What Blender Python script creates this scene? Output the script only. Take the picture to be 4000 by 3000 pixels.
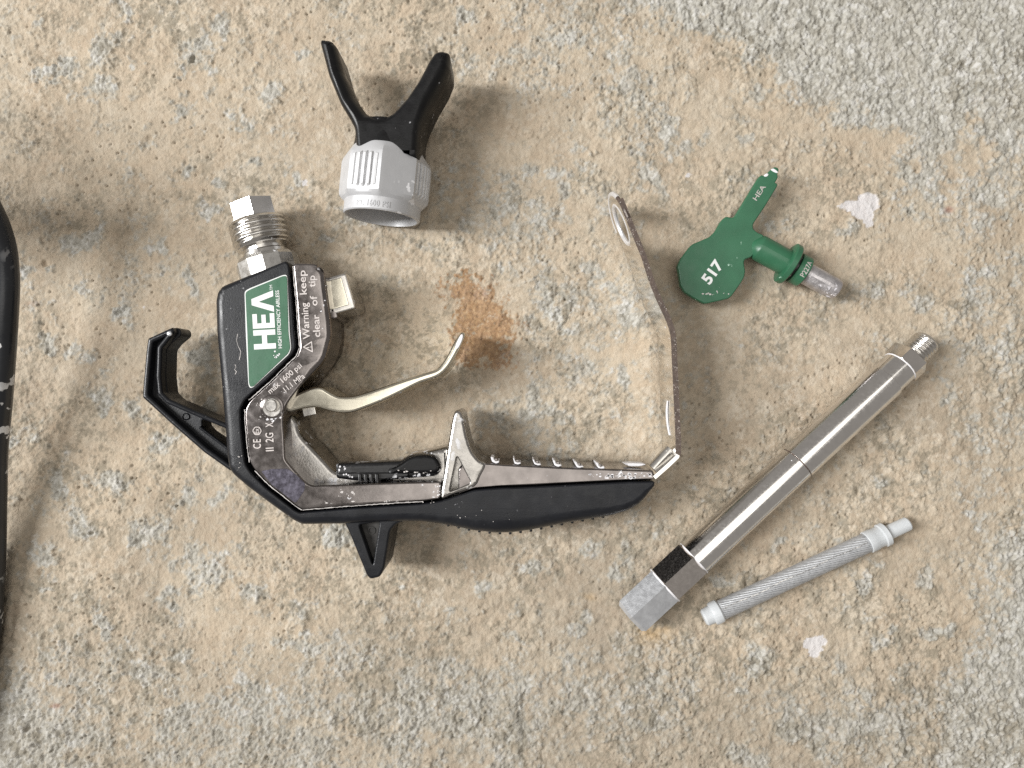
import bpy, bmesh, math, random
import numpy as np
from mathutils import Vector, geometry

# ------------------------------------------------------------------ scene, camera, light
scene = bpy.context.scene
for o in list(bpy.data.objects):
    bpy.data.objects.remove(o)
COL = scene.collection
R = math.radians
CAM_H = 0.277            # metres above the floor
MMP = 1e-4               # metres of floor for each pixel of the 4000 x 3000 photograph

cd = bpy.data.cameras.new('camera')
cam = bpy.data.objects.new('camera', cd)
COL.objects.link(cam)
cam.location = (0, 0, CAM_H)
cd.sensor_width = 36.0
cd.lens = 36.0 * CAM_H / 0.4
cd.clip_start = 0.01
cd.clip_end = 100
scene.camera = cam

w = bpy.data.worlds.new('World')
scene.world = w
w.use_nodes = True
bg = w.node_tree.nodes['Background']
bg.inputs[0].default_value = (1.0, 0.945, 0.885, 1)
bg.inputs[1].default_value = 0.30


def area(name, loc, target, sx, sy, power, col):
    ld = bpy.data.lights.new(name, 'AREA')
    ld.shape = 'RECTANGLE'
    ld.size, ld.size_y = sx, sy
    ld.energy = power
    ld.color = col
    lo = bpy.data.objects.new(name, ld)
    lo.location = loc
    d = Vector(target) - Vector(loc)
    lo.rotation_euler = d.to_track_quat('-Z', 'Y').to_euler()
    COL.objects.link(lo)
    return lo


# the tall opening on the left that lights the place
area('window_light', (-2.2, 0.25, 1.85), (0, 0, 0), 0.60, 1.7, 124, (1.0, 0.998, 0.985))
# the pale ceiling light overhead that the polished metal mirrors
area('ceiling_light', (0.14, 0.05, 2.4), (0.14, 0.05, 0), 1.4, 1.6, 13.0, (1.0, 0.97, 0.91))

scene.view_settings.view_transform = 'Standard'
scene.view_settings.look = 'None'
scene.view_settings.exposure = 0.0
scene.view_settings.gamma = 1.0
scene.view_settings.use_curve_mapping = False
scene.render.engine = 'CYCLES'
scene.cycles.use_denoising = False
scene.cycles.use_adaptive_sampling = False
scene.cycles.max_bounces = 8


# ------------------------------------------------------------------ helpers
def PX(px, py, z=0.0):
    """point seen at a pixel of the photograph, at height z (mm) above the floor"""
    z = z * 1e-3
    k = MMP * (CAM_H - z) / CAM_H
    return Vector(((px - 2000) * k, (1500 - py) * k, z))


WLOC = {}


def thing(name, loc, label, cat, group=None):
    o = bpy.data.objects.new(name, None)
    o.empty_display_size = 0.01
    COL.objects.link(o)
    o.location = loc
    o['label'] = label
    o['category'] = cat
    if group:
        o['group'] = group
    WLOC[o.name] = Vector(loc)
    return o


def mk(name, verts, faces, mat, parent=None, angle=35, uvs=None, label=None, flat=False):
    me = bpy.data.meshes.new(name)
    verts = [Vector(v) for v in verts]
    lo = Vector((min(v.x for v in verts), min(v.y for v in verts), min(v.z for v in verts)))
    hi = Vector((max(v.x for v in verts), max(v.y for v in verts), max(v.z for v in verts)))
    c = (lo + hi) / 2
    me.from_pydata([v - c for v in verts], [], faces)
    me.validate()
    bm = bmesh.new()
    bm.from_mesh(me)
    bmesh.ops.recalc_face_normals(bm, faces=bm.faces)
    bm.to_mesh(me)
    bm.free()
    if uvs is not None and len(uvs) == len(me.vertices):
        uvl = me.uv_layers.new(name='UVMap')
        li = np.empty(len(me.loops), dtype=np.int32)
        me.loops.foreach_get('vertex_index', li)
        uvl.data.foreach_set('uv', np.asarray(uvs, dtype=np.float32)[li].ravel())
    me.shade_smooth()
    me.set_sharp_from_angle(angle=R(angle))
    me.materials.append(mat)
    o = bpy.data.objects.new(name, me)
    COL.objects.link(o)
    if flat:
        wn = o.modifiers.new('normals', 'WEIGHTED_NORMAL')
        wn.keep_sharp = True
        wn.weight = 60
    if parent is not None:
        o.parent = parent
        o.location = c - WLOC[parent.name]
    else:
        o.location = c
    WLOC[o.name] = c
    if label:
        o['label'] = label
    return o


def rnd(pts, r, n=4):
    """fillet the corners of a closed outline; pts (x, y[, w]); r in px"""
    out = []
    m = len(pts)
    for i in range(m):
        p0, p1, p2 = [np.array(pts[(i + k) % m], float) for k in (-1, 0, 1)]
        a, b = p0[:2] - p1[:2], p2[:2] - p1[:2]
        la, lb = np.linalg.norm(a), np.linalg.norm(b)
        d = min(r, la * .45, lb * .45)
        s, e = p1.copy(), p1.copy()
        s[:2] += a / la * d
        e[:2] += b / lb * d
        for k in range(n + 1):
            t = k / n
            q = p1.copy()
            q[:2] = (1 - t) ** 2 * s[:2] + 2 * t * (1 - t) * p1[:2] + t * t * e[:2]
            out.append(tuple(q))
    return out


def sm(pts, k=4, closed=True):
    """Catmull-Rom through the points"""
    out = []
    m = len(pts)
    P = [np.array(p, float) for p in pts]
    rng = range(m) if closed else range(m - 1)
    for i in rng:
        if closed:
            p0, p1, p2, p3 = P[i - 1], P[i], P[(i + 1) % m], P[(i + 2) % m]
        else:
            p0, p1, p2, p3 = P[max(i - 1, 0)], P[i], P[i + 1], P[min(i + 2, m - 1)]
        for j in range(k):
            t = j / k
            out.append(tuple(.5 * ((2 * p1) + (-p0 + p2) * t + (2 * p0 - 5 * p1 + 4 * p2 - p3) * t * t
                                   + (-p0 + 3 * p1 - 3 * p2 + p3) * t ** 3)))
    if not closed:
        out.append(tuple(P[-1]))
    return out


def loop_world(pts, zo):
    return [(PX(p[0], p[1], zo).to_2d(), (p[2] if len(p) > 2 else None)) for p in pts]


def offset(pts2, ws):
    """inset positions: move every vertex to the left of travel by its width"""
    m = len(pts2)
    out = []
    for i in range(m):
        a = (pts2[i] - pts2[i - 1])
        b = (pts2[(i + 1) % m] - pts2[i])
        na = Vector((-a.y, a.x)).normalized() if a.length > 1e-9 else Vector((0, 0))
        nb = Vector((-b.y, b.x)).normalized() if b.length > 1e-9 else Vector((0, 0))
        n = na + nb
        if n.length < 1e-6:
            n = na
        n.normalize()
        c = max(.6, n.dot(nb))
        out.append(pts2[i] + n * (ws[i] / c))
    return out


def area2(p):
    return sum(p[i - 1].x * p[i].y - p[i].x * p[i - 1].y for i in range(len(p))) / 2


def plate(name, loops, z0, z1, mat, parent, bev=1.0, segs=3, zo=None, draft=0.0, angle=35, shape=1.0, dome=0.0, label=None):
    """solid slab from closed outlines (first outer, the rest holes) given in pixels as seen at
    height zo; edge rounded over bev mm (or a third value on each point); heights in mm"""
    zo = z1 if zo is None else zo
    V, F, caps = [], [], []
    for li, pts in enumerate(loops):
        lw = loop_world(pts, zo)
        p2 = [a for a, b in lw]
        ws = [(b if b is not None else bev) * 1e-3 for a, b in lw]
        ccw = area2(p2) > 0
        if ccw != (li == 0):
            p2.reverse()
            ws.reverse()
        m = len(p2)
        rings = []
        bot = offset(p2, [draft * 1e-3] * m) if draft else p2
        rings.append([Vector((p.x, p.y, z0 * 1e-3)) for p in bot])
        for k in range(segs + 1):
            a = math.pi / 2 * k / segs
            ins = offset(p2, [wi * (1 - math.cos(a)) for wi in ws]) if k else p2
            rings.append([Vector((p.x, p.y, z1 * 1e-3 - wi * shape * (1 - math.sin(a)))) for p, wi in zip(ins, ws)])
        base = len(V)
        for rg in rings:
            V += rg
        for r in range(len(rings) - 1):
            for i in range(m):
                j = (i + 1) % m
                F.append((base + r * m + i, base + r * m + j, base + (r + 1) * m + j, base + (r + 1) * m + i))
        caps.append((base, m, len(rings)))
    for top in (True, False):
        polys, idx = [], []
        for base, m, nr in caps:
            s = base + (nr - 1) * m if top else base
            polys.append([V[s + i] for i in range(m)])
            idx += [s + i for i in range(m)]
        for t in geometry.tessellate_polygon([[Vector((v.x, v.y, 0)) for v in q] for q in polys]):
            F.append(tuple(idx[i] for i in t))
    return mk(name, V, F, mat, parent, angle, label=label, flat=True)


def frame(D):
    D = Vector(D).normalized()
    up = Vector((0, 0, 1)) if abs(D.z) < .95 else Vector((0, 1, 0))
    up = (up - D * D.dot(up)).normalized()
    side = D.cross(up)
    return D, up, side


def lathe(name, A, D, prof, n, mat, parent, phase=0.0, angle=35, rmod=None, cap=True, label=None):
    """turned shape: prof is a list of (distance along D, radius) in mm; theta = 0 points up"""
    D, up, side = frame(D)
    V, F, UV = [], [], []
    for t, r in prof:
        for i in range(n + 1):
            th = 2 * math.pi * i / n + phase
            rr = rmod(t, th, r) if rmod else r
            V.append(Vector(A) + D * (t * 1e-3) + (up * math.cos(th) + side * math.sin(th)) * (rr * 1e-3))
            UV.append((i / n, t * .01))
    # weld the seam for closed shading: reuse first column
    m = n + 1
    for k in range(len(prof) - 1):
        for i in range(n):
            F.append((k * m + i, k * m + i + 1, (k + 1) * m + i + 1, (k + 1) * m + i))
    if cap:
        F.append(tuple(range(n)))
        F.append(tuple((len(prof) - 1) * m + i for i in range(n)))
    return mk(name, V, F, mat, parent, angle, UV, label=label)


def thread(name, A, D, t0, t1, r, depth, pitch, mat, parent, n=48):
    rows = int((t1 - t0) / pitch * 8)
    prof = [(t0, r - depth)] + [(t0 + (t1 - t0) * i / rows, r) for i in range(rows + 1)] + [(t1, r - depth)]

    def rm(t, th, rr):
        ph = ((t / pitch) - th / (2 * math.pi)) % 1.0
        tri = 1 - abs(2 * ph - 1)
        k = min(1, (t - t0) / (pitch * .7), (t1 - t) / (pitch * .7))
        return r - depth + depth * min(1, tri * 1.5) * max(0, k)
    return lathe(name, A, D, prof, n, mat, parent, rmod=rm, angle=60)


def box(name, c, ex, ey, s, mat, parent, bev=.2):
    """box centred on c (world, m) with half sizes s (mm) along ex, ey and up, edges cut by bev"""
    ex = Vector(ex).normalized()
    ey = Vector(ey).normalized()
    ez = Vector((0, 0, 1))
    bm = bmesh.new()
    bmesh.ops.create_cube(bm, size=2)
    for v in bm.verts:
        v.co = Vector((v.co.x * s[0], v.co.y * s[1], v.co.z * s[2]))
    bmesh.ops.bevel(bm, geom=bm.edges[:], offset=bev, segments=2, affect='EDGES', profile=.5)
    V = [Vector(c) + (ex * v.co.x + ey * v.co.y + ez * v.co.z) * 1e-3 for v in bm.verts]
    bm.verts.index_update()
    F = [tuple(v.index for v in f.verts) for f in bm.faces]
    bm.free()
    return mk(name, V, F, mat, parent, 30, flat=True)


def sweep(name, path, rad, n, mat, parent=None, label=None):
    """round tube along world points (m); rad mm, or a list"""
    V, F, UV = [], [], []
    m = len(path)
    prev = Vector((0, 0, 1))
    s = 0.0
    for i, p in enumerate(path):
        d = (path[min(i + 1, m - 1)] - path[max(i - 1, 0)]).normalized()
        up = (prev - d * prev.dot(d)).normalized()
        prev = up
        sd = d.cross(up)
        rr = rad[i] if isinstance(rad, (list, tuple)) else rad
        if i:
            s += (path[i] - path[i - 1]).length
        for k in range(n + 1):
            a = 2 * math.pi * k / n
            V.append(p + (up * math.cos(a) + sd * math.sin(a)) * rr * 1e-3)
            UV.append((k / n, s * 10))
    q = n + 1
    for i in range(m - 1):
        for k in range(n):
            F.append((i * q + k, i * q + k + 1, (i + 1) * q + k + 1, (i + 1) * q + k))
    F.append(tuple(range(n)))
    F.append(tuple((m - 1) * q + k for k in range(n)))
    return mk(name, V, F, mat, parent, 40, UV, label=label)


def glyphs(body, bold=0.0, ext=0.02, spacing=1.0):
    cu = bpy.data.curves.new('tmp', 'FONT')
    cu.body = body
    cu.extrude = ext
    cu.offset = bold
    cu.resolution_u = 3
    cu.space_character = spacing
    ob = bpy.data.objects.new('tmp', cu)
    COL.objects.link(ob)
    bpy.context.view_layer.update()
    me = bpy.data.meshes.new_from_object(ob.evaluated_get(bpy.context.evaluated_depsgraph_get()))
    V = [v.co.copy() for v in me.vertices]
    F = [tuple(p.vertices) for p in me.polygons]
    bpy.data.objects.remove(ob)
    bpy.data.curves.remove(cu)
    bpy.data.meshes.remove(me)
    return V, F


CAPH = max(v.y for v in glyphs('H')[0])


def text(name, body, p0, p1, h, z, mat, parent, bold=0.0, thick=.25, fit=True, spacing=1.0):
    """lettering lying on a flat top at height z: baseline from pixel p0 to p1, capitals h px high"""
    V, F = glyphs(body, bold, spacing=spacing)
    a, b = PX(*p0, z), PX(*p1, z)
    ex = (b - a)
    L = ex.length
    ex.normalize()
    ey = Vector((-ex.y, ex.x, 0))
    x0, x1 = min(v.x for v in V), max(v.x for v in V)
    sy = h * MMP * (CAM_H - z * 1e-3) / CAM_H / CAPH
    sx = L / (x1 - x0) if fit else sy
    W = []
    for v in V:
        W.append(a + ex * ((v.x - x0) * sx) + ey * (v.y * sy) + Vector((0, 0, (thick if v.z > 0 else -.2) * 1e-3)))
    return mk(name, W, F, mat, parent, 30)


def quads(name, rects, f, z, mat, parent, thick=.12):
    """flat polygons given in a local frame f(a, b) -> pixel"""
    V, F = [], []
    for poly in rects:
        s = len(V)
        n = len(poly)
        V += [PX(*f(a, b), z) for a, b in poly]
        V += [PX(*f(a, b), z) + Vector((0, 0, thick * 1e-3)) for a, b in poly]
        for t in geometry.tessellate_polygon([[Vector((a, b, 0)) for a, b in poly]]):
            F.append(tuple(s + n + i for i in t))
            F.append(tuple(s + i for i in t))
        for i in range(n):
            j = (i + 1) % n
            F.append((s + i, s + j, s + n + j, s + n + i))
    return mk(name, V, F, mat, parent, 30)


# ------------------------------------------------------------------ materials
def M(name, col, rough=.5, metal=0.0, var=.15, vscale=90, rvar=.08, bump=0.0, bscale=900,
      fleck=0.0, fscale=260, fcol=(.72, .72, .74), stretch=None, spec=.5, sss=0.0, trans=0.0, scratch=0.0, smear=0.0):
    m = bpy.data.materials.new(name)
    m.use_nodes = True
    nt = m.node_tree
    N, L = nt.nodes, nt.links
    b = N['Principled BSDF']
    b.inputs['Metallic'].default_value = metal
    b.inputs['Specular IOR Level'].default_value = spec
    tc = N.new('ShaderNodeTexCoord')
    co = tc.outputs['Object']
    if stretch:
        mp = N.new('ShaderNodeMapping')
        mp.inputs['Scale'].default_value = stretch[0]
        mp.inputs['Rotation'].default_value = stretch[1]
        L.new(co, mp.inputs['Vector'])
        cs = mp.outputs['Vector']
    else:
        cs = co

    def noise(scale, detail=4, vec=None, rgh=.55):
        n = N.new('ShaderNodeTexNoise')
        n.inputs['Scale'].default_value = scale
        n.inputs['Detail'].default_value = detail
        n.inputs['Roughness'].default_value = rgh
        L.new(vec or co, n.inputs['Vector'])
        return n.outputs['Fac']

    def rng(fac, a, c, lo, hi):
        r = N.new('ShaderNodeMapRange')
        r.inputs['From Min'].default_value = a
        r.inputs['From Max'].default_value = c
        r.inputs['To Min'].default_value = lo
        r.inputs['To Max'].default_value = hi
        L.new(fac, r.inputs['Value'])
        return r.outputs['Result']

    def mix(fac, a, c):
        x = N.new('ShaderNodeMix')
        x.data_type = 'RGBA'
        if isinstance(fac, float):
            x.inputs[0].default_value = fac
        else:
            L.new(fac, x.inputs[0])
        for sock, v in ((x.inputs[6], a), (x.inputs[7], c)):
            if isinstance(v, tuple):
                sock.default_value = (*v, 1)
            else:
                L.new(v, sock)
        return x.outputs[2]
    dark = tuple(c * (1 - var) for c in col)
    lite = tuple(min(1, c * (1 + var)) for c in col)
    n1 = noise(vscale, 5, cs)
    cout = mix(rng(n1, .3, .7, 0, 1), dark, lite)
    rout = rng(noise(vscale * 2.3, 4, cs), .3, .7, max(.02, rough - rvar), min(1, rough + rvar))
    mout = None
    if scratch > 0:
        mp2 = N.new('ShaderNodeMapping')
        mp2.inputs['Scale'].default_value = (1, 14, 1)
        mp2.inputs['Rotation'].default_value = (0, 0, .7)
        L.new(co, mp2.inputs['Vector'])
        sc = rng(noise(160, 6, mp2.outputs['Vector'], .7), .60, .72, 0, scratch)
        cout = mix(sc, cout, tuple(min(1, c * 2.2 + .06) for c in col))
    if smear > 0:
        sf = rng(noise(70, 6, co, .7), .52, .75, 0, smear)
        cout = mix(sf, cout, (.45, .44, .44))
    if fleck > 0:
        th = .72 - fleck
        f1 = rng(noise(fscale, 3, co, .6), th, th + .02, 0, 1)
        f2 = rng(noise(fscale * .23, 2, co, .5), .50, .60, 0, 1)
        mu = N.new('ShaderNodeMath')
        mu.operation = 'MULTIPLY'
        L.new(f1, mu.inputs[0])
        L.new(f2, mu.inputs[1])
        cout = mix(mu.outputs[0], cout, fcol)
        r3 = N.new('ShaderNodeMix')
        L.new(mu.outputs[0], r3.inputs[0])
        L.new(rout, r3.inputs[2])
        r3.inputs[3].default_value = .6
        rout = r3.outputs[0]
        if metal > 0:
            mout = rng(mu.outputs[0], 0, 1, metal, 0)
    L.new(cout, b.inputs['Base Color'])
    L.new(rout, b.inputs['Roughness'])
    if mout is not None:
        L.new(mout, b.inputs['Metallic'])
    if sss:
        b.inputs['Subsurface Weight'].default_value = sss
        b.inputs['Subsurface Radius'].default_value = (.003, .003, .003)
    if trans:
        b.inputs['Transmission Weight'].default_value = trans
    if bump:
        bp = N.new('ShaderNodeBump')
        bp.inputs['Strength'].default_value = min(1, bump)
        bp.inputs['Distance'].default_value = .0002
        L.new(noise(bscale, 4, cs), bp.inputs['Height'])
        L.new(bp.outputs['Normal'], b.inputs['Normal'])
    return m


rubber = M('black_rubber', (.0085, .0093, .012), .36, 0, .25, 120, .1, .25, 1800, .035, 420, (.25, .25, .26), scratch=.22, spec=.33, smear=.012)
plastic_black = M('black_plastic', (.005, .005, .0057), .38, 0, .25, 120, .1, .2, 1500, .04, 420, (.4, .4, .42), scratch=.22, spec=.28, smear=.012)
dusty = M('dusty_rubber', (.040, .038, .036), .7, 0, .4, 300, .1, .3, 1500, .03, 420, (.4, .4, .4))
plastic_painty = M('black_plastic_with_paint', (.010, .010, .011), .33, 0, .2, 160, .1, .2, 1500, .17, 420, scratch=.5)
cast_metal = M('cast_metal', (.225, .205, .198), .19, 1.0, .25, 130, .08, .05, 1100, .045, 420, scratch=.25)
cast_light = M('cast_metal_bright', (.40, .385, .365), .27, 1.0, .22, 160, .09, .25, 1400, .13, 380, scratch=.3)
letter_metal = M('worn_raised_lettering', (.50, .46, .44), .5, .3, .15, 300)
chrome = M('chrome', (.74, .71, .68), .10, 1.0, .06, 80, .04)
chrome_guard = M('bright_plated_strip', (.68, .66, .63), .11, 1.0, .05, 90, .05, .03, 900, .05, 420)
edge_worn = M('worn_plated_edge', (.085, .060, .048), .42, .0, .3, 500, .1, .5, 1500, .13, 2600, (.55, .50, .45))
trigger_metal = M('trigger_plating', (.74, .70, .585), .17, 1.0, .06, 60, .05, .03, 900, .05, 380)
brushed = M('brushed_plating', (.66, .62, .59), .20, 1.0, .10, 500, .06, .02, 2000)
rim_metal = M('bright_rolled_edge', (.80, .80, .82), .32, .55, .1, 300)
steel = M('steel', (.62, .60, .57), .24, 1.0, .1, 160, .07, .05, 900, .06, 500)
dull_alu = M('dull_aluminium', (.52, .53, .55), .34, .6, .16, 260, .1, .3, 1800, 0)
tube_metal = M('tube_metal', (.76, .74, .72), .17, 1.0, .05, 400, .06, .015, 2500, .015, 600, scratch=.12)
nut_grey = M('grey_plastic_nut', (.50, .503, .515), .42, .15, .06, 120, .08, .1, 1500, .09, 330, (.8, .8, .82))
nut_worn = M('worn_grey_plastic', (.60, .603, .615), .45, .1, .12, 300, .08, .2, 1500)
nut_inside = M('nut_inside', (.45, .45, .48), .45, .3, .2, 120)
white_plastic = M('milky_plastic', (.55, .57, .585), .38, 0, .04, 120, .05, sss=.35)
green = M('green_plastic', (.029, .120, .062), .38, 0, .12, 120, .08, .08, 1500, .015, 300, (.5, .7, .58), scratch=.12, smear=.02)
label_green = M('green_label', (.028, .115, .058), .40, 0, .10, 200, .08, .1, 1500, .03, 240, (.5, .65, .55))
label_white = M('white_print', (.74, .75, .74), .5, 0, .05, 300)
white_paint = M('dried_white_paint', (.76, .75, .77), .55, 0, .06, 400, .05, .4, 1500)
joint_paint = M('dirty_joint_paint', (.52, .49, .47), .6, 0, .3, 500)
stem_metal = M('tip_stem_metal', (.50, .48, .49), .40, .8, .25, 300, .1, .4, 1500, .12, 420, (.7, .68, .72))
blue_reflection = M('painted_blue_reflection', (.185, .176, .222), .22, 1.0, .06, 300)  # colour stands in for a blue reflection


def hose_mat():
    return M('hose_rubber', (.016, .018, .022), .30, 0, .2, 60, .1, .15, 900, .13, 120, (.72, .72, .72), scratch=.2)


def mesh_mat():
    m = bpy.data.materials.new('woven_wire')
    m.use_nodes = True
    N, L = m.node_tree.nodes, m.node_tree.links
    b = N['Principled BSDF']
    b.inputs['Metallic'].default_value = .45
    b.inputs['Roughness'].default_value = .5
    uv = N.new('ShaderNodeTexCoord')
    hs = []
    for rot, sc in ((.62, 44.0), (-.62, 44.0)):
        mp = N.new('ShaderNodeMapping')
        mp.inputs['Scale'].default_value = (2.3, 10, 1)
        L.new(uv.outputs['UV'], mp.inputs['Vector'])
        mp2 = N.new('ShaderNodeMapping')
        mp2.inputs['Rotation'].default_value = (0, 0, rot)
        L.new(mp.outputs['Vector'], mp2.inputs['Vector'])
        wv = N.new('ShaderNodeTexWave')
        wv.inputs['Scale'].default_value = sc / 10
        wv.inputs['Distortion'].default_value = .6
        wv.inputs['Detail'].default_value = 1
        L.new(mp2.outputs['Vector'], wv.inputs['Vector'])
        hs.append(wv.outputs['Fac'])
    nz = N.new('ShaderNodeTexNoise')
    nz.inputs['Scale'].default_value = 900
    L.new(uv.outputs['Object'], nz.inputs['Vector'])
    ad = N.new('ShaderNodeMath')
    ad.operation = 'MULTIPLY_ADD'
    L.new(hs[0], ad.inputs[0])
    ad.inputs[1].default_value = .9
    L.new(nz.outputs['Fac'], ad.inputs[2])
    ra = N.new('ShaderNodeValToRGB')
    ra.color_ramp.elements[0].position = .35
    ra.color_ramp.elements[0].color = (.20, .205, .215, 1)
    ra.color_ramp.elements[1].position = 1.0
    ra.color_ramp.elements[1].color = (.54, .55, .565, 1)
    L.new(ad.outputs[0], ra.inputs['Fac'])
    L.new(ra.outputs['Color'], b.inputs['Base Color'])
    bp = N.new('ShaderNodeBump')
    bp.inputs['Strength'].default_value = .8
    bp.inputs['Distance'].default_value = .00018
    L.new(ad.outputs[0], bp.inputs['Height'])
    L.new(bp.outputs['Normal'], b.inputs['Normal'])
    return m


# ------------------------------------------------------------------ floor
rs = np.random.RandomState(7)


def vnoise(x, y, seed):
    r = np.random.RandomState(seed)
    lat = r.rand(256, 256).astype(np.float32)
    xi, yi = np.floor(x).astype(np.int64), np.floor(y).astype(np.int64)
    fx, fy = (x - xi).astype(np.float32), (y - yi).astype(np.float32)
    fx = fx * fx * fx * (fx * (fx * 6 - 15) + 10)
    fy = fy * fy * fy * (fy * (fy * 6 - 15) + 10)
    a, b = xi & 255, (xi + 1) & 255
    c, d = yi & 255, (yi + 1) & 255
    return (lat[a, c] * (1 - fx) + lat[b, c] * fx) * (1 - fy) + (lat[a, d] * (1 - fx) + lat[b, d] * fx) * fy


def fbm(x, y, size, seed, octs=4, gain=.5):
    """noise in -1..1, features about size mm"""
    s, amp, tot = 0, 1.0, 0
    for k in range(octs):
        f = 2.03 ** k / size
        ca, sa = math.cos(k * 1.1 + .4), math.sin(k * 1.1 + .4)
        s = s + amp * (vnoise((x * ca - y * sa) * f + 17.3 * k, (x * sa + y * ca) * f + 5.1 * k, seed + k) * 2 - 1)
        tot += amp
        amp *= gain
    return s / tot * 1.6


def worley(x, y, size, seed):
    r = np.random.RandomState(seed)
    jx, jy = r.rand(256, 256).astype(np.float32), r.rand(256, 256).astype(np.float32)
    X, Y = x / size, y / size
    xi, yi = np.floor(X).astype(np.int64), np.floor(Y).astype(np.int64)
    best = np.full(X.shape, 9.0, np.float32)
    cid = np.zeros(X.shape, np.float32)
    for dx in (-1, 0, 1):
        for dy in (-1, 0, 1):
            a, b = (xi + dx) & 255, (yi + dy) & 255
            d = np.hypot(xi + dx + jx[a, b] - X, yi + dy + jy[a, b] - Y)
            k = d < best
            best = np.where(k, d, best)
            cid = np.where(k, jx[b, a], cid)
    return best, cid


def sstep(a, b, x):
    t = np.clip((x - a) / (b - a), 0, 1)
    return t * t * (3 - 2 * t)


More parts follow.
